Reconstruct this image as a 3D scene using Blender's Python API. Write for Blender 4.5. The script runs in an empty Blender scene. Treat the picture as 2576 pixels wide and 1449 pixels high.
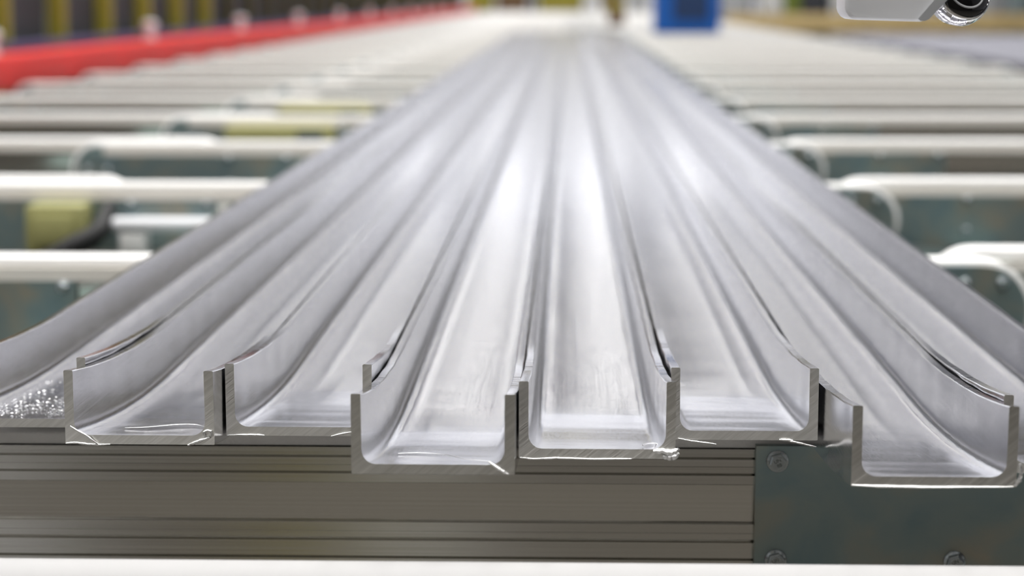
import bpy, bmesh, math, random
from mathutils import Vector, Matrix
random.seed(7)
sc = bpy.context.scene
C = sc.collection
T = 0.95                      # height of the conveyor table top above the floor
HC = 0.316                    # camera above the table top

# ------------------------------------------------------------------ camera
FPX = 70 / 36 * 2576
PITCH = math.atan(729.5 / FPX)
YAW = math.atan(142 / FPX * math.cos(PITCH))
cam_d = bpy.data.cameras.new('camera')
cam_d.lens = 70; cam_d.sensor_width = 36; cam_d.sensor_fit = 'HORIZONTAL'
cam_d.clip_start = 0.02; cam_d.clip_end = 300
cam_d.dof.use_dof = True
cam_d.dof.focus_distance = 1.335
cam_d.dof.aperture_fstop = 5.2
cam = bpy.data.objects.new('camera', cam_d); C.objects.link(cam)
cam.location = (0, 0, T + HC)
cam.rotation_euler = (math.pi / 2 - PITCH, 0, YAW)
sc.camera = cam

# ------------------------------------------------------------------ light and exposure
world = bpy.data.worlds.new('world'); sc.world = world
world.use_nodes = True
world.node_tree.nodes['Background'].inputs[0].default_value = (0.75, 0.82, 1, 1)
world.node_tree.nodes['Background'].inputs[1].default_value = 0.3
sc.view_settings.view_transform = 'Standard'
sc.view_settings.look = 'None'
sc.view_settings.gamma = 1
sc.view_settings.exposure = 0.20
LAMP = 4.8                    # emission of the ceiling lamp diffusers
LAMP_W = 58.0                 # downward power of each ceiling lamp
sc.cycles.max_bounces = 7
sc.cycles.diffuse_bounces = 3
sc.cycles.glossy_bounces = 5
sc.cycles.use_adaptive_sampling = True
sc.cycles.adaptive_threshold = 0.03
sc.cycles.sample_clamp_indirect = 6

# ------------------------------------------------------------------ helpers
def tag(o, label=None, cat=None, group=None, kind=None):
    if label: o['label'] = label
    if cat: o['category'] = cat
    if group: o['group'] = group
    if kind: o['kind'] = kind
    return o

def empty(name, loc, label=None, cat=None, group=None):
    o = bpy.data.objects.new(name, None); C.objects.link(o)
    o.location = loc; o.empty_display_size = 0.05
    return tag(o, label, cat, group)

def mesh_of(name, verts, faces, mat, smooth=None):
    me = bpy.data.meshes.new(name)
    me.from_pydata(verts, [], faces); me.update()
    bm = bmesh.new(); bm.from_mesh(me)
    bmesh.ops.recalc_face_normals(bm, faces=bm.faces)
    bm.to_mesh(me); bm.free()
    if mat: me.materials.append(mat)
    if smooth is not None:
        for p in me.polygons: p.use_smooth = True
        me.set_sharp_from_angle(angle=math.radians(smooth))
    return me

def bm_mesh(name, bm, mat, smooth=None):
    me = bpy.data.meshes.new(name)
    bmesh.ops.recalc_face_normals(bm, faces=bm.faces)
    bm.to_mesh(me); bm.free()
    if mat: me.materials.append(mat)
    if smooth is not None:
        for p in me.polygons: p.use_smooth = True
        me.set_sharp_from_angle(angle=math.radians(smooth))
    return me

def link(name, me, parent=None, loc=(0, 0, 0), rot=(0, 0, 0)):
    o = bpy.data.objects.new(name, me); C.objects.link(o)
    o.location = loc; o.rotation_euler = rot
    if parent: o.parent = parent
    return o

def bm_box(bm, x0, x1, y0, y1, z0, z1, bevel=0):
    vs = [bm.verts.new((x, y, z)) for x in (x0, x1) for y in (y0, y1) for z in (z0, z1)]
    fs = [bm.faces.new([vs[i] for i in q]) for q in
          ((0, 1, 3, 2), (4, 6, 7, 5), (0, 4, 5, 1), (2, 3, 7, 6), (0, 2, 6, 4), (1, 5, 7, 3))]
    if bevel:
        es = list({e for f in fs for e in f.edges})
        bmesh.ops.bevel(bm, geom=es, offset=bevel, segments=2, affect='EDGES', profile=0.5)

def box_mesh(name, x0, x1, y0, y1, z0, z1, mat, bevel=0):
    bm = bmesh.new(); bm_box(bm, x0, x1, y0, y1, z0, z1, bevel)
    return bm_mesh(name, bm, mat, 35 if bevel else None)

def loft(name, rings, mat, closed=True, caps=True, smooth=35):
    """rings: list of equal-length point rings"""
    n = len(rings[0]); vs = [p for r in rings for p in r]; fs = []
    for i in range(len(rings) - 1):
        for j in range(n if closed else n - 1):
            k = (j + 1) % n
            fs.append((i * n + j, i * n + k, (i + 1) * n + k, (i + 1) * n + j))
    if caps:
        fs.append(tuple(range(n))[::-1]); b = (len(rings) - 1) * n
        fs.append(tuple(range(b, b + n)))
    return mesh_of(name, vs, fs, mat, smooth)

def tube(name, pts, r, mat, seg=8, caps=True):
    pts = [Vector(p) for p in pts]; rings = []
    rr = r if isinstance(r, (list, tuple)) else [r] * len(pts)
    up = Vector((0.13, 0.31, 0.94))
    for i, p in enumerate(pts):
        t = (pts[min(i + 1, len(pts) - 1)] - pts[max(i - 1, 0)]).normalized()
        a = t.cross(up)
        if a.length < 1e-4: a = t.cross(Vector((1, 0, 0)))
        a.normalize(); b = t.cross(a)
        rings.append([p + (a * math.cos(q) + b * math.sin(q)) * rr[i] for q in
                      [2 * math.pi * k / seg for k in range(seg)]])
    return loft(name, rings, mat, caps=caps, smooth=50)

def revolve(name, prof, mat, seg=32, smooth=35):
    """prof: (r, h) list, axis z"""
    rings = [[(r * math.cos(2 * math.pi * k / seg), r * math.sin(2 * math.pi * k / seg), h) for k in range(seg)] for r, h in prof]
    return loft(name, rings, mat, smooth=smooth)

# ------------------------------------------------------------------ materials
def mat_new(name):
    m = bpy.data.materials.new(name); m.use_nodes = True
    nt = m.node_tree
    return m, nt, nt.nodes['Principled BSDF']

def nd(nt, typ, **kw):
    n = nt.nodes.new(typ)
    for k, v in kw.items():
        if k.startswith('i_'): n.inputs[k[2:].replace('_', ' ')].default_value = v
        else: setattr(n, k, v)
    return n

def simple(name, col, rough=0.5, metal=0.0, var=0.06, scale=30, bump=0.0, stretch=(1, 1, 1)):
    m, nt, b = mat_new(name)
    tc = nd(nt, 'ShaderNodeTexCoord'); mp = nd(nt, 'ShaderNodeMapping')
    mp.inputs['Scale'].default_value = stretch
    nt.links.new(tc.outputs['Object'], mp.inputs['Vector'])
    nz = nd(nt, 'ShaderNodeTexNoise'); nz.inputs['Scale'].default_value = scale; nz.inputs['Detail'].default_value = 4
    nt.links.new(mp.outputs['Vector'], nz.inputs['Vector'])
    mx = nd(nt, 'ShaderNodeMix', data_type='RGBA')
    mx.inputs[6].default_value = (*[max(0, c * (1 - var)) for c in col], 1)
    mx.inputs[7].default_value = (*[min(1, c * (1 + var)) for c in col], 1)
    nt.links.new(nz.outputs['Fac'], mx.inputs[0])
    nt.links.new(mx.outputs[2], b.inputs['Base Color'])
    b.inputs['Roughness'].default_value = rough; b.inputs['Metallic'].default_value = metal
    if bump:
        bp = nd(nt, 'ShaderNodeBump'); bp.inputs['Strength'].default_value = bump; bp.inputs['Distance'].default_value = 0.002
        nt.links.new(nz.outputs['Fac'], bp.inputs['Height']); nt.links.new(bp.outputs['Normal'], b.inputs['Normal'])
    return m

def aluminium(name, col=(0.91, 0.91, 0.945), rough=0.11, streak=(700, 2.5, 700), bump=0.22, dist=0.0004, fine=True):
    m, nt, b = mat_new(name)
    b.inputs['Metallic'].default_value = 1
    tc = nd(nt, 'ShaderNodeTexCoord')
    mp = nd(nt, 'ShaderNodeMapping'); mp.inputs['Scale'].default_value = streak
    nt.links.new(tc.outputs['Object'], mp.inputs['Vector'])
    nz = nd(nt, 'ShaderNodeTexNoise'); nz.inputs['Scale'].default_value = 1; nz.inputs['Detail'].default_value = 5; nz.inputs['Roughness'].default_value = 0.65
    nt.links.new(mp.outputs['Vector'], nz.inputs['Vector'])
    # roughness varies in bands along the extrusion streaks
    mr = nd(nt, 'ShaderNodeMapRange'); mr.inputs[1].default_value = 0.3; mr.inputs[2].default_value = 0.7
    mr.inputs[3].default_value = rough * 0.75; mr.inputs[4].default_value = rough * 1.3
    nt.links.new(nz.outputs['Fac'], mr.inputs[0]); nt.links.new(mr.outputs[0], b.inputs['Roughness'])
    mx = nd(nt, 'ShaderNodeMix', data_type='RGBA')
    mx.inputs[6].default_value = (*[c * 0.86 for c in col], 1); mx.inputs[7].default_value = (*[min(1, c * 1.04) for c in col], 1)
    nt.links.new(nz.outputs['Fac'], mx.inputs[0]); nt.links.new(mx.outputs[2], b.inputs['Base Color'])
    bp = nd(nt, 'ShaderNodeBump'); bp.inputs['Strength'].default_value = bump; bp.inputs['Distance'].default_value = dist
    nt.links.new(nz.outputs['Fac'], bp.inputs['Height'])
    last = bp
    if fine:   # broad handling ripples across the bar
        mp2 = nd(nt, 'ShaderNodeMapping'); mp2.inputs['Scale'].default_value = (12, 45, 12)
        nt.links.new(tc.outputs['Object'], mp2.inputs['Vector'])
        n2 = nd(nt, 'ShaderNodeTexNoise'); n2.inputs['Scale'].default_value = 1; n2.inputs['Detail'].default_value = 2
        nt.links.new(mp2.outputs['Vector'], n2.inputs['Vector'])
        b2 = nd(nt, 'ShaderNodeBump'); b2.inputs['Strength'].default_value = 0.15; b2.inputs['Distance'].default_value = 0.0006
        nt.links.new(n2.outputs['Fac'], b2.inputs['Height']); nt.links.new(bp.outputs['Normal'], b2.inputs['Normal'])
        last = b2
    nt.links.new(last.outputs['Normal'], b.inputs['Normal'])
    return m

def sawn(name):
    m, nt, b = mat_new(name)
    b.inputs['Metallic'].default_value = 1
    tc = nd(nt, 'ShaderNodeTexCoord')
    m0 = nd(nt, 'ShaderNodeMapping'); m0.inputs['Rotation'].default_value = (0, math.radians(38), 0)
    nt.links.new(tc.outputs['Object'], m0.inputs['Vector'])
    mp = nd(nt, 'ShaderNodeMapping'); mp.inputs['Scale'].default_value = (20, 20, 480)
    nt.links.new(m0.outputs['Vector'], mp.inputs['Vector'])
    nz = nd(nt, 'ShaderNodeTexNoise'); nz.inputs['Scale'].default_value = 1; nz.inputs['Detail'].default_value = 3
    nt.links.new(mp.outputs['Vector'], nz.inputs['Vector'])
    mx = nd(nt, 'ShaderNodeMix', data_type='RGBA')
    mx.inputs[6].default_value = (0.48, 0.47, 0.43, 1); mx.inputs[7].default_value = (0.92, 0.91, 0.88, 1)
    nt.links.new(nz.outputs['Fac'], mx.inputs[0]); nt.links.new(mx.outputs[2], b.inputs['Base Color'])
    b.inputs['Roughness'].default_value = 0.38
    bp = nd(nt, 'ShaderNodeBump'); bp.inputs['Strength'].default_value = 0.5; bp.inputs['Distance'].default_value = 0.0006
    nt.links.new(nz.outputs['Fac'], bp.inputs['Height']); nt.links.new(bp.outputs['Normal'], b.inputs['Normal'])
    return m

def zinc(name):
    m, nt, b = mat_new(name)
    b.inputs['Metallic'].default_value = 0.85; b.inputs['Roughness'].default_value = 0.42
    tc = nd(nt, 'ShaderNodeTexCoord')
    n1 = nd(nt, 'ShaderNodeTexNoise'); n1.inputs['Scale'].default_value = 14; n1.inputs['Detail'].default_value = 5; n1.inputs['Distortion'].default_value = 0.6
    nt.links.new(tc.outputs['Object'], n1.inputs['Vector'])
    cr = nd(nt, 'ShaderNodeValToRGB'); e = cr.color_ramp.elements
    e[0].position = 0.3; e[0].color = (0.23, 0.33, 0.36, 1)
    e[1].position = 0.72; e[1].color = (0.44, 0.41, 0.33, 1)
    x = e.new(0.5); x.color = (0.31, 0.38, 0.37, 1)
    nt.links.new(n1.outputs['Fac'], cr.inputs[0]); nt.links.new(cr.outputs[0], b.inputs['Base Color'])
    mp = nd(nt, 'ShaderNodeMapping'); mp.inputs['Scale'].default_value = (20, 20, 600)
    nt.links.new(tc.outputs['Object'], mp.inputs['Vector'])
    n2 = nd(nt, 'ShaderNodeTexNoise'); n2.inputs['Scale'].default_value = 1; n2.inputs['Detail'].default_value = 3
    nt.links.new(mp.outputs['Vector'], n2.inputs['Vector'])
    bp = nd(nt, 'ShaderNodeBump'); bp.inputs['Strength'].default_value = 0.2; bp.inputs['Distance'].default_value = 0.0004
    nt.links.new(n2.outputs['Fac'], bp.inputs['Height']); nt.links.new(bp.outputs['Normal'], b.inputs['Normal'])
    return m

M = {
 'bar': aluminium('bright_extruded_aluminium'),
 'sawn': sawn('sawn_aluminium'),
 'beam': aluminium('anodised_beam', (0.66, 0.645, 0.60), 0.18, (0.8, 700, 700), 0.03, 0.0002, False),
 'zinc': zinc('zinc_steel'),
 'bolt': simple('bolt_steel', (0.42, 0.46, 0.47), 0.25, 1.0, 0.1, 200),
 'felt': simple('white_felt', (0.84, 0.835, 0.815), 0.9, 0, 0.05, 400, 0.3),
 'drum': simple('dark_pulley', (0.10, 0.12, 0.11), 0.5, 0.3),
 'frame': simple('green_grey_frame_paint', (0.20, 0.27, 0.26), 0.45),
 'roller': simple('white_roller_cover', (0.46, 0.455, 0.45), 0.6, 0, 0.02),
 'red': simple('red_guard_paint', (0.80, 0.045, 0.04), 0.45, 0, 0.05),
 'blue': simple('blue_rail_paint', (0.08, 0.09, 0.2), 0.5),
 'yellow': simple('yellow_post_paint', (0.31, 0.265, 0.03), 0.5),
 'olivedark': simple('dark_olive', (0.07, 0.062, 0.015), 0.5),
 'dark': simple('dark_mesh_paint', (0.035, 0.037, 0.045), 0.6, 0, 0.3, 4),
 'olive': simple('olive_gearbox_paint', (0.34, 0.33, 0.13), 0.5),
 'black': simple('black_rubber', (0.01, 0.01, 0.01), 0.6),
 'white': simple('white_plastic', (0.82, 0.83, 0.85), 0.4, 0, 0.03),
 'cream': simple('cream_sheen', (0.86, 0.82, 0.75), 0.45, 0, 0.03),
 'grey': simple('grey_paint', (0.42, 0.43, 0.44), 0.5),
 'lightgrey': simple('light_grey_paint', (0.68, 0.68, 0.66), 0.5),
 'tan': simple('tan_board', (0.62, 0.47, 0.22), 0.6),
 'brown': simple('brown_board', (0.16, 0.09, 0.04), 0.6),
 'bin': simple('blue_bin_plastic', (0.015, 0.13, 0.50), 0.4),
 'binin': simple('dark_blue_plastic', (0.02, 0.05, 0.14), 0.5),
 'green': simple('green_paint', (0.17, 0.22, 0.03), 0.5),
 'teal': simple('teal_grey_paint', (0.26, 0.33, 0.34), 0.5),
 'floor': simple('grey_floor_paint', (0.10, 0.092, 0.08), 0.5, 0, 0.12, 1.2),
 'wall': simple('wall_paint', (0.86, 0.88, 0.93), 0.8, 0, 0.05, 1),
 'backwall': simple('olive_wall_paint', (0.055, 0.052, 0.042), 0.7, 0, 0.25, 0.8),
 'ceil': simple('ceiling_paint', (0.64, 0.67, 0.78), 0.8, 0, 0.03, 1),
 'chrome': simple('chrome', (0.85, 0.85, 0.86), 0.06, 1.0, 0.02),
}
m, nt, b = mat_new('lamp_diffuser')
b.inputs['Base Color'].default_value = (0.9, 0.9, 0.9, 1)
b.inputs['Emission Color'].default_value = (1, 0.985, 0.97, 1); b.inputs['Emission Strength'].default_value = LAMP
m.cycles.emission_sampling = 'NONE'
M['lamp'] = m
m, nt, b = mat_new('dark_dome_gloss')
b.inputs['Base Color'].default_value = (0.006, 0.006, 0.007, 1); b.inputs['Roughness'].default_value = 0.04
b.inputs['Coat Weight'].default_value = 1.0; b.inputs['Coat Roughness'].default_value = 0.02
M['dome'] = m
m, nt, b = mat_new('swarf_metal')
b.inputs['Base Color'].default_value = (0.95, 0.95, 0.95, 1); b.inputs['Metallic'].default_value = 1; b.inputs['Roughness'].default_value = 0.3
M['swarf'] = m
M['burr'] = aluminium('torn_aluminium', (0.78, 0.78, 0.77), 0.3, (900, 900, 900), 0.6, 0.0004, False)

# ------------------------------------------------------------------ the hall
HX0, HX1, HY0, HY1, HZ = -13.0, 15.0, -7.0, 64.0, 8.0
def struct(name, x0, x1, y0, y1, z0, z1, mat):
    return tag(link(name, box_mesh(name, x0, x1, y0, y1, z0, z1, mat)), kind='structure')
struct('floor', HX0, HX1, HY0, HY1, -0.2, 0.0, M['floor'])
struct('ceiling', HX0, HX1, HY0, HY1, HZ, HZ + 0.2, M['ceil'])
struct('wall_left', HX0 - 0.2, HX0, HY0, HY1, 0, HZ, M['wall'])
struct('wall_right', HX1, HX1 + 0.2, HY0, HY1, 0, HZ, M['wall'])
struct('wall_far', HX0, HX1, HY1, HY1 + 0.2, 0, HZ, M['wall'])
struct('wall_near', HX0, HX1, HY0 - 0.2, HY0, 0, HZ, M['backwall'])

lamp_house = box_mesh('lamp_housing', -0.35, 0.35, -0.75, 0.75, -0.10, 0.0, M['white'], 0.02)
lamp_diff = box_mesh('lamp_diffuser', -0.29, 0.29, -0.69, 0.69, -0.115, -0.099, M['lamp'])
lamp_light = bpy.data.lights.new('lamp_light', 'AREA'); lamp_light.shape = 'RECTANGLE'
lamp_light.size = 0.58; lamp_light.size_y = 1.38; lamp_light.energy = LAMP_W; lamp_light.spread = math.radians(125)
lamp_light.color = (1, 0.985, 0.972)
for lx in (-7.25, -4.55, -1.85, 0.85, 3.55, 6.25):
    for i in range(17):  # first lamp of each row, behind the camera, added to light front faces
        e = empty('ceiling_lamp', (lx, -2.4 + 4.08 * i, HZ), 'white framed ceiling lamp with a glowing flat diffuser', 'ceiling lamp', 'ceiling lamps of the hall')
        link('housing', lamp_house, e); link('diffuser', lamp_diff, e)
        lo = bpy.data.objects.new('lamp_light', lamp_light); C.objects.link(lo)
        lo.parent = e; lo.location = (0, 0, -0.118)

# things behind the camera, seen as soft reflections in the grooved beam
def column(x, y, w, mat, label, name, cat):
    e = empty(name, (x, y, 0), label, cat)
    link('shaft', box_mesh('shaft', -w / 2, w / 2, -w / 2, w / 2, 0.02, HZ - 0.001, mat, 0.005), e)
    link('base_plate', box_mesh('base_plate', -w / 2 - 0.05, w / 2 + 0.05, -w / 2 - 0.05, w / 2 + 0.05, 0, 0.02, mat), e)
column(-0.56, -1.2, 0.095, M['yellow'], 'yellow steel column behind the camera', 'reflected_column', 'column')
column(-0.33, -1.3, 0.19, M['lightgrey'], 'broad pale column added behind the camera to reflect in the beam', 'reflected_column', 'column')  # unseen column added so a pale band mirrors in the beam
column(-1.36, -1.2, 0.46, M['white'], 'very broad white column added behind the camera to reflect in the beam', 'reflected_column', 'column')  # added stand-in for an unseen white thing mirrored at the beam's left

# ------------------------------------------------------------------ channel bars
BW, BH, BT, BR = 0.100, 0.050, 0.0062, 0.009
def channel_profile():
    p = [(0.0004, 0.0), (BW - 0.0004, 0.0), (BW, 0.0004), (BW, BH - 0.0006), (BW - 0.0006, BH), (BW - BT + 0.0006, BH), (BW - BT, BH - 0.0006)]
    cx, cz = BW - BT - BR, BT + BR
    for k in range(7):
        a = -math.pi / 2 * k / 6
        p.append((cx + BR * math.cos(a), cz + BR * math.sin(a)))
    n_web = 8
    for k in range(1, n_web): p.append((cx + (BW - 2 * (BT + BR)) * -k / n_web, BT))
    cx = BT + BR
    for k in range(7):
        a = -math.pi / 2 - math.pi / 2 * k / 6
        p.append((cx + BR * math.cos(a), cz + BR * math.sin(a)))
    p += [(BT, BH - 0.0006), (BT - 0.0006, BH), (0.0006, BH), (0.0, BH - 0.0006), (0.0, 0.0004)]
    return p
PROF = channel_profile()
YEND = 17.9
def bar_mesh(y0, z0, seed):
    """extruded bar, its sawn tip at y=0 raised by z0 and curling down to the belts"""
    rnd = random.Random(seed)
    ph = [rnd.uniform(0, 6.28) for _ in range(8)]
    L = YEND - y0
    ts = [0.0, 0.0015] + [0.0025 * k for k in range(1, 100)] + [0.25 + 0.006 * k for k in range(34)] + [0.46 + 0.014 * k for k in range(90)]
    t = 1.75
    while t < L: ts.append(t); t += 0.35
    ts.append(L)
    CL = 0.30
    rings = []
    for t in ts:
        u = max(0.0, 1 - t / CL); dz = z0 * u * u
        amp = math.exp(-t / 0.32)
        ring = []
        for (x, z) in PROF:
            xx, zz = x, z + dz
            inweb = (BT + 0.001 < x < BW - BT - 0.001) and z < BT + BR
            wallf = min(1, max(0, (z - 0.012) / 0.038))
            # handling waves: walls pinched by the puller jaw, web slightly rippled
            side = -1 if x < BW / 2 else 1
            pin = 0.0011 * math.exp(-((t - 0.16) / 0.07) ** 2) * math.sin(ph[0 if side < 0 else 1] + 1.0)
            xx += wallf * (side * pin * 0.6 + amp * 0.00022 * math.sin(t * 95 + ph[2] + side))
            dent = min(1, t / 0.2) * math.exp(-t / 1.5)          # shallow dents further along
            xx += wallf * dent * 0.00016 * (math.sin(t * 52 + ph[2] * 3 + side) * math.sin(t * 17 + ph[5]) + 0.6 * math.sin(t * 83 + ph[6] + 2 * side))
            if inweb and z < BT + 1e-4:
                zz += dent * 0.00012 * math.sin(t * 24 + ph[7] + x * 15) * math.sin(t * 9 + ph[1])
            if inweb and z < BT + 1e-4:
                zz += amp * (0.00012 * math.sin(t * 80 + ph[3]) + 0.00004 * math.sin(t * 190 + ph[4] + x * 20))
            if z > BH - 1e-4:      # jaw marks nicked into the rims
                env = math.exp(-((t - 0.15) / 0.06) ** 2)
                zz += env * 0.00016 * (math.sin(t * 900 + ph[6]) + 0.8 * math.sin(t * 1310 + ph[7] + side))
            ring.append((xx, t, zz))
        rings.append(ring)
    me = loft('channel_bar', rings, M['bar'], smooth=38)
    me.materials.append(M['sawn'])
    n = len(me.polygons)
    me.polygons[n - 1].material_index = 1; me.polygons[n - 2].material_index = 1
    return me

BARS = [ # x left, y tip, z tip, label
 (-0.4365, 1.361, 0.0170, 'aluminium channel bar with glittering swarf scattered over its floor'),
 (-0.3345, 1.292, 0.0209, 'aluminium channel bar with a thin sliver burr across its sawn corner, beside the swarf-strewn bar'),
 (-0.2331, 1.330, 0.0189, 'recessed aluminium channel bar between the sliver-burred bar and the long overhanging bar'),
 (-0.1317, 1.1884, 0.0269, 'aluminium channel bar overhanging the grooved beam furthest, two bars from the sliver-burred one'),
 (-0.0306, 1.2453, 0.0242, 'aluminium channel bar with a shiny lump of burr at its lower corner'),
 (0.0710, 1.3337, 0.0171, 'aluminium channel bar with straw-like burrs hanging under it over the plate edge'),
 (0.1730, 1.187, 0.0216, 'aluminium channel bar overhanging the dark bolted steel plate'),
 (0.2745, 1.235, 0.0190, 'outermost aluminium channel bar beyond the one overhanging the steel plate'),
]
bar_objs = []
for i, (x, y, z, lab) in enumerate(BARS):
    o = link('channel_bar', bar_mesh(y, z, 20 + i), loc=(x, y, T + 0.0004))
    bar_objs.append(tag(o, lab, 'metal bar', 'aluminium channel bars laid side by side'))

def burr(bar, pts, r, flat=0.45):
    """a torn sliver of metal on a sawn edge; pts in bar-local mm (x, y, z)"""
    b = BARS[bar]
    P = [(p[0] / 1000, p[1] / 1000, p[2] / 1000 + b[2]) for p in pts]
    rj = random.Random(len(bar_objs[bar].children) * 7 + bar); Q = []      # ragged, torn outline
    for a_, c_ in zip(P, P[1:]):
        for k in range(5):
            f = k / 5; Q.append(tuple(a_[j] + (c_[j] - a_[j]) * f + rj.uniform(-0.10, 0.10) * r / 1000 for j in range(3)))
    P = Q + [P[-1]]
    n = len(P)
    rr = [r / 1000 * rj.uniform(0.8, 1.12) * (0.35 + 0.65 * math.sin(math.pi * (0.12 + 0.8 * k / (n - 1)))) for k in range(n)]
    return link('burr', tube('burr', P, rr, M['burr'], 6), bar_objs[bar])
burr(1, [(4, -1.5, 12.5), (9, -2.5, 9.5), (14, -2.5, 7), (18, -2, 3.5), (22, -1, 0.4)], 0.9)
burr(1, [(0.5, -0.5, 0.6), (6, -0.8, 1.2), (13, -0.8, 0.3), (22, -0.6, -0.3), (30, -0.3, 0)], 0.9)
burr(1, [(82, -0.6, -0.2), (87, -1.2, 1.6), (92, -1.8, 3.6), (97, -1.2, 5.2)], 1.2)
burr(1, [(94, -1.2, 6), (93.2, -1.5, 9), (95.5, -1.2, 10), (98, -1, 9.5), (98, -1, 6)], 1.0)
burr(2, [(0.5, -0.5, 0.2), (10, -0.8, 0.6), (22, -0.6, 0.6), (26, -0.3, 0.2)], 0.8)
burr(2, [(72, -0.5, 0), (80, -1.2, 2.0), (88, -1.0, 3.5)], 0.7)
burr(3, [(84, -0.6, 8.5), (88, -1.2, 5.5), (92, -1.4, 3), (96, -1, 0.6)], 1.0)
burr(4, [(1, -0.4, 0.4), (9, -0.8, -0.4), (24, -0.7, 0.3), (48, -0.8, -0.2), (72, -0.6, 0.1)], 0.7)
burr(4, [(86, -0.6, 5), (92, -1.4, 5.5), (97, -1.8, 4.4), (100, -1.4, 5.5), (102, -1, 7)], 2.3)
burr(4, [(92, -1, 1.5), (96, -1.6, 1.4), (100, -1.8, 2.2), (102, -1, 4.0)], 2.4)
burr(5, [(5, -0.8, 1.0), (14, -1.5, -0.6), (24, -1.5, -1.8), (31, -1, -2.8)], 0.7)
burr(5, [(76, -0.8, 0.6), (84, -1.6, -0.8), (92, -1.8, -2.6), (99, -1.2, -4.2)], 0.8)
burr(5, [(74, -0.7, 0.4), (80, -1.2, 0.5), (83, -1.0, 0.2)], 1.0)
burr(6, [(0.5, -0.4, 0.8), (16, -0.8, 0.2), (50, -0.9, -0.2), (98, -0.5, 0.4)], 0.9)
burr(6, [(99, -0.5, 1), (101.5, -1, 4.5), (102.4, -1, 9), (101.8, -0.8, 15)], 1.5)

# swarf on the first bar and single shavings
b0 = BARS[0]
bm = bmesh.new(); rs = random.Random(3)
for k in range(560):
    t = min(1.3, rs.gammavariate(1.5, 0.13)) + 0.008
    x = b0[0] + BT + 0.009 + rs.random() * (BW - 2 * BT - 0.018)
    y = b0[1] + t
    z = T + BT + b0[2] * max(0, 1 - t / 0.30) ** 2 + 0.0012 + rs.random() * 0.0008
    s = rs.uniform(0.0004, 0.0009) + 0.0009 * rs.random() ** 4
    R = Matrix.Rotation(rs.uniform(0, 6.28), 3, 'Z') @ Matrix.Rotation(rs.uniform(-0.9, 0.9), 3, 'X')
    q = [R @ Vector(v) * s for v in ((-1, -0.4, 0), (0.1, -0.5, 0.35), (1, 0.3, 0), (-0.2, 0.5, 0.2), (0, 0, -0.4))]
    vs = [bm.verts.new(Vector((x, y, z)) + v) for v in q]
    for f in ((0, 1, 2), (0, 2, 3), (0, 4, 1), (1, 4, 2), (2, 4, 3), (3, 4, 0)): bm.faces.new([vs[j] for j in f])
tag(link('swarf', bm_mesh('swarf', bm, M['swarf'])), 'glittering metal swarf strewn in the channel bar', 'swarf', kind='stuff')

def shaving(bar, pts, r, label, arch=0.0):
    b = BARS[bar]; P = []
    for k, (x, t) in enumerate(pts):
        tt = t / 1000
        zz = T + 0.0006 + BT + b[2] * max(0, 1 - tt / 0.30) ** 2 + r / 1000 + 0.0006
        P.append((b[0] + x / 1000, b[1] + tt, zz + arch * math.sin(math.pi * k / (len(pts) - 1))))
    o = link('metal_shaving', tube('metal_shaving', P, r / 1000, M['swarf'], 6))
    return tag(o, label, 'shaving')
shaving(1, [(30, 45), (42, 44), (52, 50), (62, 60), (70, 63), (76, 62), (82, 56), (86, 48)], 0.22, 'thin curly metal thread lying in the sliver-burred channel bar', 0.001)
shaving(3, [(22, 78), (34, 80), (46, 74), (56, 62), (62, 45), (68, 32), (78, 24), (85, 18)], 0.16, 'fine bent metal thread in the furthest overhanging channel bar', 0.0006)
shaving(4, [(80, 20), (83, 26), (87, 30), (90, 31)], 0.5, 'short curved metal sliver lying in the lump-burred channel bar', 0.0008)

# ------------------------------------------------------------------ belt conveyors
PITCHY, Y0C, SIDE = 0.984, 1.420, 0.115
LR = 0.060                                 # outer loop radius
def racetrack(x0, x1, r, zc, seg=14):
    pts = []
    for k in range(seg + 1):
        a = math.pi / 2 - math.pi * k / seg
        pts.append((x1 - LR + r * math.cos(a), zc + r * math.sin(a)))
    for k in range(seg + 1):
        a = -math.pi / 2 - math.pi * k / seg
        pts.append((x0 + LR + r * math.cos(a), zc + r * math.sin(a)))
    return pts
def belt_mesh(x0, x1, y0=0.004, y1=0.058, th=0.0085):
    o = racetrack(x0, x1, LR, -LR); i = racetrack(x0, x1, LR - th, -LR)
    e = 0.0015
    o2 = racetrack(x0, x1, LR - e, -LR)
    rings = [[(x, y, z) for x, z in ring] for ring, y in
             ((i, y0), (o2, y0), (o, y0 + e), (o, y1 - e), (o2, y1), (i, y1), (i, y0))]
    return loft('belt', rings, M['felt'], caps=False, smooth=50)
def beam_mesh(x0, x1):
    #  (z, depth of the face behind the front plane) in mm, top to bottom
    f = [(-9.2, 1), (-15, 1), (-15, 9), (-16.6, 9), (-16.6, 0), (-21.8, 0), (-21.8, 1.6), (-22.4, 1.6), (-22.4, 0.4), (-26.8, 0.4), (-26.8, 9),
         (-28.6, 9), (-28.6, 0), (-35, 0), (-35, 1.6), (-35.6, 1.6), (-35.6, 0.6), (-64.4, 3.4), (-65.2, 3.6), (-65.2, 0), (-71.5, 0), (-71.5, 1.4), (-72.2, 1.4), (-72.2, 0.5),
         (-76.4, 0.5), (-76.4, 9), (-79, 9), (-79, 0.2), (-83.4, 0.2), (-83.4, 1.6), (-91, 1.6), (-91, 9), (-92.6, 9), (-92.6, 0.5), (-110, 0.5)]
    prof = [(d / 1000, z / 1000) for z, d in f] + [(0.056, -0.110), (0.056, -0.0092)]
    rings = [[(x, y, z) for y, z in prof] for x in (x0, x1)]
    return loft('beam', rings, M['beam'], smooth=None)
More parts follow.
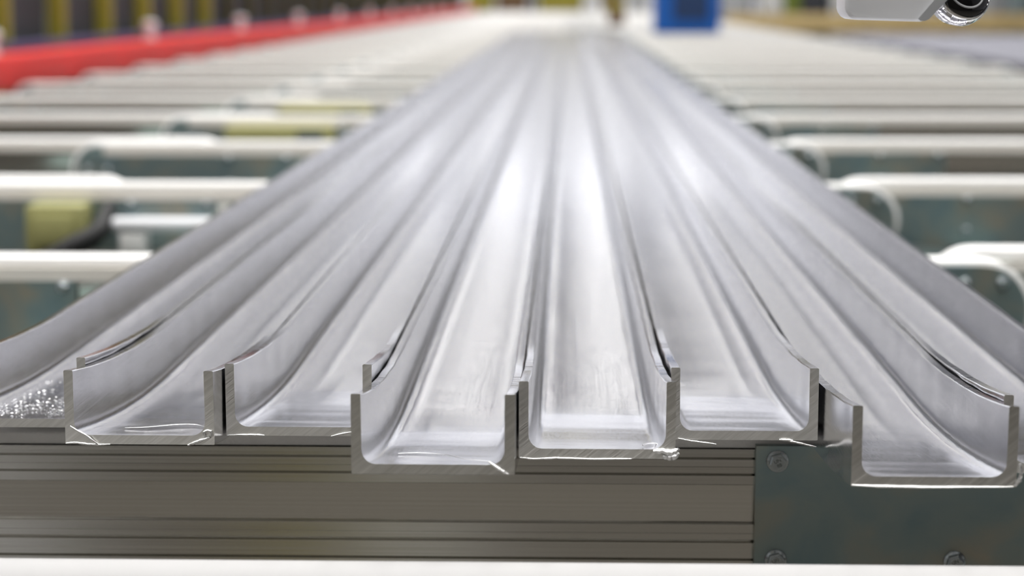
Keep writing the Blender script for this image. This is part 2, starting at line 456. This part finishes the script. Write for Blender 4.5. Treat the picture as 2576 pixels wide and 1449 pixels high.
def plate_mesh(x0, x1, side, zt=-0.0045):
    """flat steel side plate, one end rounded to follow the belt"""
    r = 0.0525; zb = -0.1145; zc = (zt + zb) / 2; r = (zt - zb) / 2 - 0.0015
    xa, xb = (x0, x1) if side > 0 else (x1, x0)
    pts = [(xa, zb), (xa, zt)]
    for k in range(13):
        a = math.pi / 2 - math.pi * k / 12
        pts.append((xb - side * r + side * r * math.cos(a), zc + (r + 0.0015) * math.sin(a)))
    rings = [[(x, y, z) for x, z in pts] for y in (-0.008, 0.0)]
    return loft('side_plate', rings, M['zinc'], smooth=None)
def bolt_mesh():
    bm = bmesh.new()
    def ring(r, y, n, off=0): return [bm.verts.new((r * math.cos(2 * math.pi * k / n + off), y, r * math.sin(2 * math.pi * k / n + off))) for k in range(n)]
    n = 24
    rs_ = [ring(0.0083, 0, n), ring(0.0083, -0.0011, n), ring(0.0079, -0.0016, n), ring(0.0062, -0.0024, n)]
    for a, b in zip(rs_, rs_[1:]):
        for k in range(n): bm.faces.new((a[k], a[(k + 1) % n], b[(k + 1) % n], b[k]))
    bm.faces.new(rs_[-1])
    h = [ring(0.0067, -0.0018, 6, 0.25), ring(0.0067, -0.0062, 6, 0.25), ring(0.0055, -0.0070, 6, 0.25)]
    for a, b in zip(h, h[1:]):
        for k in range(6): bm.faces.new((a[k], a[(k + 1) % 6], b[(k + 1) % 6], b[k]))
    bm.faces.new(h[-1])
    c = [ring(0.0046, -0.0068, n), ring(0.0046, -0.00735, n), ring(0.0043, -0.0075, n)]
    for a, b in zip(c, c[1:]):
        for k in range(n): bm.faces.new((a[k], a[(k + 1) % n], b[(k + 1) % n], b[k]))
    bm.faces.new(c[-1])
    return bm_mesh('bolt', bm, M['bolt'], 25)
BOLT = bolt_mesh()
PULLEY = revolve('pulley', [(0.012, -0.027), (0.046, -0.027), (0.0505, -0.022), (0.0505, 0.022), (0.046, 0.027), (0.012, 0.027)], M['frame'], 28)
SETS = {}
for key, x0, x1, plates in (
    ('c', -1.10, 0.566, [(-1.09, -0.602, -1), (0.137, 0.556, 1)]),
    ('l', -2.08, -0.775, [(-2.07, -1.72, -1), (-1.02, -0.785, 1)]),
    ('r', 0.462, 2.10, [(0.472, 0.845, -1), (1.72, 2.09, 1)])):
    SETS[key] = dict(x0=x0, x1=x1, plates=plates, belt=belt_mesh(x0, x1, th=0.0085 if key == 'c' else 0.0115), beam=beam_mesh(x0 + 0.115, x1 - 0.115),
                     pm=[plate_mesh(*p, -0.0045 if (key == 'c' and p[2] > 0) else -0.027) for p in plates],
                     sheen=box_mesh('beam_sheen', x0 + 0.075, (x1 - 0.075) if key != 'c' else -0.05, -0.007, 0.0005, -0.0268, -0.0125 if key != 'c' else -0.0105, M['cream']))
def lettering(text, size):
    cu = bpy.data.curves.new('lettering', 'FONT'); cu.body = text; cu.size = size; cu.align_x = 'CENTER'; cu.align_y = 'CENTER'
    cu.extrude = 0.00012; cu.space_line = 0.95
    tmp = bpy.data.objects.new('tmp', cu); C.objects.link(tmp)
    dg = bpy.context.evaluated_depsgraph_get()
    me = bpy.data.meshes.new_from_object(tmp.evaluated_get(dg))
    bpy.data.objects.remove(tmp)
    me.materials.clear(); me.materials.append(M['drum'])
    return me
LETTERS = lettering('UN\n88', 0.0036)

def conveyor(key, k, label, group):
    s = SETS[key]
    y = Y0C + PITCHY * k + (0 if key == 'c' else SIDE)
    e = empty('belt_conveyor', (0, y, T), label, 'conveyor', group)
    link('belt', s['belt'], e); link('beam', s['beam'], e)
    if k > 0 or key != 'c': link('beam_sheen', s['sheen'], e)  # added cream strip paints the bright reflection along the beam's upper front
    for me in s['pm'] if k < 20 else []: link('side_plate', me, e)
    if k < 20:
        for px in (s['x0'] + LR, s['x1'] - LR):
            link('pulley', PULLEY, e, (px, 0.031, -LR), (math.pi / 2, 0, 0))
    if k <= 7:
        for (a, b_, sd) in s['plates']:
            w = b_ - a
            if sd > 0: xs = (a + 0.0155, a + 0.145, b_ - 0.075, b_ - 0.030)
            else: xs = (b_ - 0.0155, b_ - 0.145, a + 0.075, a + 0.030)
            for n, bx_ in enumerate(xs if w > 0.3 else (xs[0], xs[2], xs[3])):
                top = key == 'c' and sd > 0
                for bz in ((-0.0155 if top else -0.0345, -0.0895) if n < 2 else ((-0.026,) if top else (-0.060,))):
                    bo = link('bolt', BOLT, e, (bx_, -0.008, bz), (0, random.uniform(-0.4, 0.4) if k else 0.0, 0))
                    if k == 0 and key == 'c' and sd > 0 and n < 2:
                        lt = link('lettering', LETTERS, bo, (0, -0.00762, 0), (math.pi / 2, -0.42, 0))
                        lt['label'] = 'stamped letters UN 88'
    return e
conv = {}
NU = 46
for k in range(NU):
    if k == 0: lab = 'grooved aluminium beam conveyor with a bolted dark plate, under the sawn bar tips'
    elif k == 2: lab = 'white belt conveyor carrying an olive gearbox, a black hose and a white cylinder'
    elif k in (4, 5): lab = 'white belt conveyor under the bars with a long olive gearbox on its side plate'
    elif k < 19: lab = 'white felt belt conveyor crossing under the channel bars'
    else: lab = 'distant white felt belt conveyor beyond the far ends of the bars'
    conv['c', k] = conveyor('c', k, lab, 'belt conveyors crossing under the bars')
    conv['l', k] = conveyor('l', k, 'white felt belt conveyor running from the bars to the red guard' if k < 17 else 'distant white felt belt conveyor by the red guard, past the bar ends', 'belt conveyors beside the red guard')
    conv['r', k] = conveyor('r', k, 'white felt belt conveyor on the open side of the bars, before the blue bin' if k < 17 else 'distant white felt belt conveyor beside or beyond the blue bin', 'belt conveyors on the side of the blue bin')

# hardware on the third central conveyor
e = conv['c', 2]
g = link('gearbox', box_mesh('gearbox', -0.915, -0.815, -0.075, -0.0085, -0.112, -0.030, M['olive'], 0.006), e); g['label'] = 'olive gearbox'
link('gearbox_cover', box_mesh('gearbox_cover', -0.899, -0.833, -0.082, -0.0745, -0.098, -0.046, M['olive'], 0.003), g)
h = link('hose', tube('hose', [(-0.783, -0.020, -0.035), (-0.784, -0.045, -0.050), (-0.786, -0.07, -0.068), (-0.80, -0.085, -0.083), (-0.83, -0.095, -0.096), (-0.87, -0.10, -0.115), (-0.90, -0.10, -0.145), (-0.92, -0.09, -0.19)],
              [0.010, 0.012, 0.017, 0.019, 0.018, 0.015, 0.012, 0.011], M['black'], 10), e); h['label'] = 'thick black hose'
c_ = link('cylinder', tube('cylinder', [(-0.772, -0.05, -0.064), (-0.768, -0.05, -0.064), (-0.55, -0.05, -0.064), (-0.546, -0.05, -0.064)], [0.009, 0.0125, 0.0125, 0.009], M['white'], 20), e); c_['label'] = 'white cylinder rod'
link('bracket', box_mesh('bracket', -0.760, -0.716, -0.060, -0.0085, -0.119, -0.0775, M['lightgrey'], 0.003), c_)
for k in (4, 5):
    g = link('gearbox', box_mesh('gearbox', -0.915, -0.625, -0.075, -0.0085, -0.112, -0.022, M['olive'], 0.006), conv['c', k]); g['label'] = 'olive gearbox'
    link('gearbox_cover', box_mesh('gearbox_cover', -0.720, -0.650, -0.083, -0.0745, -0.098, -0.032, M['drum'], 0.003), g)

# table frame: long rails on legs
YR0, YR1 = 1.40, Y0C + PITCHY * (NU - 1) + 0.25
def frame(xs, label):
    e = empty('table_frame', (sum(xs) / len(xs), YR0, 0), label, 'frame', 'steel frames under the belt conveyors')
    rail = box_mesh('rail', -0.04, 0.04, 0, YR1 - YR0, T - 0.262, T - 0.122, M['frame'])
    leg = box_mesh('leg', -0.035, 0.035, -0.035, 0.035, 0.012, T - 0.262, M['frame'])
    foot = box_mesh('foot', -0.07, 0.07, -0.07, 0.07, 0, 0.012, M['frame'])
    for x in xs:
        dx = x - sum(xs) / len(xs)
        link('rail', rail, e, (dx, 0, 0))
        for i in range(12):
            l = link('leg', leg, e, (dx, 0.15 + i * 3.95, 0)); link('foot', foot, l)
frame((-0.66, 0.36), 'green grey steel frame under the channel bars')
frame((-1.9, -1.2), 'green grey steel frame under the conveyors by the red guard')
frame((0.72, 1.9), 'green grey steel frame under the conveyors by the blue bin')

# white roller in front of the beam
YW = 1.135
e = empty('white_roller', (0, YW, 0), 'smooth white roller in front of the grooved beam', 'roller')
zr = T - 0.0135 - 0.030
link('sleeve', tube('sleeve', [(-1.2, 0, zr), (-1.197, 0, zr), (0.897, 0, zr), (0.9, 0, zr)], [0.027, 0.030, 0.030, 0.027], M['roller'], 40), e)
link('shaft', tube('shaft', [(-1.27, 0, zr), (0.97, 0, zr)], 0.009, M['bolt'], 14), e)
for x in (-1.25, 0.95):
    s = link('stand', box_mesh('stand', x - 0.02, x + 0.02, -0.03, 0.03, 0.012, zr + 0.03, M['frame'], 0.004), e)
    link('foot', box_mesh('foot', x - 0.07, x + 0.07, -0.07, 0.07, 0, 0.012, M['frame']), s)

# ------------------------------------------------------------------ red guard, blue rail and fence along the table
GY0, GY1 = 1.0, YR1
e = empty('red_guard', (-2.2, GY0, 0), 'long red guard rail along the belt ends', 'guard rail')
link('rail', box_mesh('rail', -0.09, 0.09, 0, GY1 - GY0, T - 0.03, T + 0.098, M['red'], 0.008), e)
for i in range(13):
    l = link('leg', box_mesh('leg', -0.03, 0.03, -0.03, 0.03, 0.0, T - 0.03, M['frame']), e, (0, 0.2 + i * 3.6, 0))
knob = revolve('knob', [(0.030, 0), (0.032, 0.012), (0.024, 0.03), (0.026, 0.05), (0.038, 0.066), (0.040, 0.082), (0.030, 0.096), (0.010, 0.10)], M['white'], 20, 40)
for i in range(11):
    o = link('knob', knob, e, (-0.01, 7.62 + 2.93 * i - GY0, T + 0.098)); o['label'] = 'white knob'
e = empty('blue_rail', (-2.335, GY0, 0), 'thin dark blue rail behind the red guard', 'rail')
link('rail', box_mesh('rail', -0.02, 0.02, 0, GY1 - GY0, T + 0.10, T + 0.132, M['blue'], 0.004), e)
for i in range(13):
    link('leg', box_mesh('leg', -0.015, 0.015, -0.02, 0.02, 0.0, T + 0.10, M['blue']), e, (0, 0.2 + i * 3.6, 0))
e = empty('safety_fence', (-2.47, 5.0, 0), 'tall fence of yellow posts and dark panels behind the red guard', 'fence')
post = box_mesh('post', -0.04, 0.04, -0.04, 0.04, 0, 2.3, M['yellow'], 0.004)
post_dark = box_mesh('post', -0.03, 0.03, -0.03, 0.03, 0, 2.3, M['olivedark'], 0.004)  # posts further along the fence are thinner and a darker olive
panel = box_mesh('panel', -0.012, 0.012, 0.05, PITCHY - 0.05, 0.12, 2.25, M['dark'])
for i in range(47):
    y = 8.66 + PITCHY * (i - 8) - 5.0
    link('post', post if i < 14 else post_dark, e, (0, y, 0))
    p = link('panel', panel, e, (-0.055, y, 0))
    link('stay', box_mesh('stay', -0.014, 0.05, -0.02, 0.02, 1.0, 1.06, M['dark']) if i == 0 else bpy.data.meshes['stay'], p)

# ------------------------------------------------------------------ far end of the table and the right side
def crate(name, loc, w, d, h, mat, label, cat, inner=None):
    """open box: base, four walls with a rim"""
    e = empty(name, loc, label, cat)
    t = 0.03
    bm = bmesh.new()
    bm_box(bm, -w / 2, w / 2, -d / 2, d / 2, 0, t)
    bm_box(bm, -w / 2, w / 2, -d / 2, -d / 2 + t, t, h); bm_box(bm, -w / 2, w / 2, d / 2 - t, d / 2, t, h)
    bm_box(bm, -w / 2, -w / 2 + t, -d / 2 + t, d / 2 - t, t, h); bm_box(bm, w / 2 - t, w / 2, -d / 2 + t, d / 2 - t, t, h)
    link('body', bm_mesh('body', bm, mat), e)
    bm = bmesh.new()
    for z in (h - 0.06, ):
        bm_box(bm, -w / 2 - t, w / 2 + t, -d / 2 - t, -d / 2, z, z + 0.06); bm_box(bm, -w / 2 - t, w / 2 + t, d / 2, d / 2 + t, z, z + 0.06)
        bm_box(bm, -w / 2 - t, -w / 2, -d / 2, d / 2, z, z + 0.06); bm_box(bm, w / 2, w / 2 + t, -d / 2, d / 2, z, z + 0.06)
    link('rim', bm_mesh('rim', bm, mat), e)
    if inner:
        link('front_panel', box_mesh('front_panel', -w / 2 + 0.16, w / 2 - 0.10, -d / 2 - 0.012, -d / 2, 0.12, h - 0.1, inner), e)
    return e
crate('blue_bin', (1.08, 18.55, T), 0.58, 0.60, 0.62, M['bin'], 'blue plastic bin standing on the far conveyors', 'bin', M['binin'])

def stack(loc, w, d, boards, label):
    e = empty('board_stack', loc, label, 'board stack'); z = 0
    for h, mt in boards:
        link('board', box_mesh('board', -w / 2, w / 2, -d / 2, d / 2, z, z + h - 0.004, M[mt], 0.004), e); z += h
stack((0.56, 23.5, T), 0.20, 0.3, [(0.09, 'brown'), (0.09, 'brown'), (0.1, 'yellow'), (0.1, 'brown'), (0.1, 'brown')], 'small stack of brown and yellow boards on the far conveyors')

def cabinet(x, y, w, h, mat, label, stripe='grey'):
    e = empty('machine_cabinet', (x, y, 0), label, 'cabinet')
    d = 0.7
    link('plinth', box_mesh('plinth', -w / 2 + 0.03, w / 2 - 0.03, -d / 2 + 0.03, d / 2 - 0.03, 0, 0.08, M['dark']), e)
    link('body', box_mesh('body', -w / 2, w / 2, -d / 2, d / 2, 0.08, h, M[mat], 0.01), e)
    dr = link('door', box_mesh('door', -w / 2 + 0.04, w / 2 - 0.04, -d / 2 - 0.02, -d / 2, 0.14, h - 0.06, M[stripe], 0.006), e)
    link('handle', box_mesh('handle', w / 2 - 0.12, w / 2 - 0.09, -d / 2 - 0.045, -d / 2 - 0.02, h * 0.5, h * 0.5 + 0.16, M['dark']), dr)
YC = 48.5
def xat(px, y): return (px - 1430) / FPX * y
for (p0, p1, mt, st, lab) in (
    (1046, 1130, 'grey', 'lightgrey', 'light grey machine cabinet at the far table end beside the fence'),
    (1180, 1245, 'yellow', 'yellow', 'narrow olive yellow machine cabinet at the far table end'),
    (1250, 1332, 'grey', 'brown', 'grey machine cabinet with a brown door at the far table end'),
    (1336, 1352, 'dark', 'dark', 'thin black machine cabinet at the far table end'),
    (1356, 1466, 'yellow', 'yellow', 'wide olive yellow machine cabinet at the far table end'),
    (1472, 1500, 'lightgrey', 'lightgrey', 'thin light grey machine cabinet at the far table end'),
    (1512, 1548, 'yellow', 'brown', 'yellow machine cabinet with a brown door behind the board stack'),
    (1580, 1625, 'lightgrey', 'grey', 'pale machine cabinet with a grey door behind the blue bin'),
    (1800, 1880, 'dark', 'grey', 'dark machine cabinet with a grey door behind the tan barrier'),
    (1905, 1958, 'lightgrey', 'lightgrey', 'pale machine cabinet behind the tan barrier'),
    (1962, 2000, 'green', 'green', 'green machine cabinet behind the tan barrier'),
    (2004, 2072, 'dark', 'dark', 'black machine cabinet behind the tan barrier'),
    (2076, 2110, 'lightgrey', 'lightgrey', 'narrow pale machine cabinet behind the tan barrier beside the black one'),
    (2440, 2500, 'teal', 'grey', 'teal grey machine cabinet with a grey door behind the tan barrier'),
    (2504, 2560, 'grey', 'teal', 'grey machine cabinet with a teal door behind the tan barrier'),
    (2570, 2650, 'teal', 'teal', 'plain teal machine cabinet behind the tan barrier')):
    yy = YC if p0 < 1700 else 36.0
    xa, xb = xat(p0, yy), xat(p1, yy)
    cabinet((xa + xb) / 2, yy, xb - xa, 1.9, mt, lab, st)

e = empty('tan_barrier', (2.35, 30, 0), 'long tan board barrier standing beyond the conveyors', 'barrier')
for i in range(8):
    link('board', box_mesh('board', 0.0, 0.72, -0.02, 0.02, T - 0.20, T + 0.085, M['tan'], 0.004) if i == 0 else bpy.data.meshes['board.tan'], e, (i * 0.73, 0, 0))
    if i == 0: e.children[0].data.name = 'board.tan'
    link('post', box_mesh('post', -0.03, 0.03, 0.021, 0.08, 0, T + 0.06, M['grey']) if i == 0 else bpy.data.meshes['post.tan'], e, (i * 0.73 + 0.36, 0, 0))
    if i == 0: e.children[1].data.name = 'post.tan'

# rack of grey bars beside the table
e = empty('storage_rack', (4.05, 9, 0), 'low grey rack carrying lengths of aluminium tube beside the conveyors', 'rack')
for i in range(5):
    c_ = link('cross_bar', box_mesh('cross_bar', -1.25, 1.25, -0.04, 0.04, T - 0.22, T - 0.14, M['frame']), e, (0, i * 3.1, 0))
    for x in (-1.2, 1.2): link('leg', box_mesh('leg', -0.04, 0.04, -0.04, 0.04, 0, T - 0.22, M['frame']), c_, (x, 0, 0))
tubem = box_mesh('aluminium_tube', -0.05, 0.05, 0, 13.4, 0, 0.05, simple('dull_grey_aluminium', (0.22, 0.22, 0.25), 0.9, 0.0, 0.2, 3), 0.004)
for i in range(18):
    o = link('aluminium_tube', tubem, None, (2.95 + i * 0.128, 8.9 + 0.2 * math.sin(i * 2.3), T - 0.1398))
    tag(o, 'long grey aluminium tube lying on the low rack', 'metal tube', 'aluminium tubes on the rack')

# ------------------------------------------------------------------ hanging sensor with a dark dome
YS = 1.30
S = YS / FPX
e = empty('hanging_sensor', (0, YS, T + HC), 'white housing with a chrome rimmed glossy black dome hanging above the bars', 'sensor')
def sx(px): return (px - 1430) * S
def sz(py): return -(py + 5) * S
out = [(2105, -120), (2105, 20), (2108, 30), (2116, 41), (2126, 46.5), (2140, 48), (2220, 50.5), (2294, 52.5), (2306, 49), (2318, 38), (2350, 0), (2350, -120)]
ctr = (2225, -40)
def ring_at(sc_, y): return [((sx(ctr[0] + (px - ctr[0]) * sc_)), y, sz(ctr[1] + (py - ctr[1]) * sc_)) for px, py in out]
link('housing', loft('housing', [ring_at(0.93, -0.018), ring_at(0.985, -0.0165), ring_at(1, -0.013), ring_at(1, 0.02), ring_at(0.96, 0.024)], M['white'], smooth=40), e)
st = [(2284, 45), (2290, 50), (2300, 50.5), (2310, 46), (2360, -8), (2400, -70), (2376, -84), (2330, -10)]
link('grey_strip', loft('grey_strip', [[(sx(a), y, sz(b_)) for a, b_ in st] for y in (-0.0205, -0.0178)], M['grey'], smooth=None), e)  # flat grey strip between housing and bezel
dc = Vector((sx(2398), 0.002, sz(-12)))
R_ = 78 * S
ax = Vector((0.32, -0.80, 0.40)).normalized()
rot = Vector((0, 0, 1)).rotation_difference(ax).to_euler()
cup = [(0.0001, -0.8), (0.45, -0.76), (0.78, -0.58), (0.96, -0.26), (1.0, 0.0), (0.97, 0.2), (0.93, 0.30), (0.90, 0.31), (0.88, 0.27)]
dm = link('bezel', revolve('bezel', [(R_ * a_, R_ * b_) for a_, b_ in cup], M['chrome'], 44, 50), e, dc, rot); dm['label'] = 'shiny chrome bezel'
lens = [(0.895, 0.262), (0.885, 0.275), (0.80, 0.34), (0.64, 0.43), (0.45, 0.49), (0.22, 0.52), (0.0001, 0.53)]
ln = link('lens', revolve('lens', [(R_ * a_, R_ * b_) for a_, b_ in lens], M['dome'], 44, 60), dm); ln['label'] = 'glossy black lens'
link('lens_ring', revolve('lens_ring', [(R_ * 0.60, R_ * 0.445), (R_ * 0.63, R_ * 0.455), (R_ * 0.645, R_ * 0.445), (R_ * 0.66, R_ * 0.415), (R_ * 0.60, R_ * 0.445)], M['grey'], 44, 60), dm)
link('rod', tube('rod', [(sx(2240), 0.004, sz(-118)), (sx(2240), 0.004, HZ - T - HC)], 0.008, M['white'], 12), e)
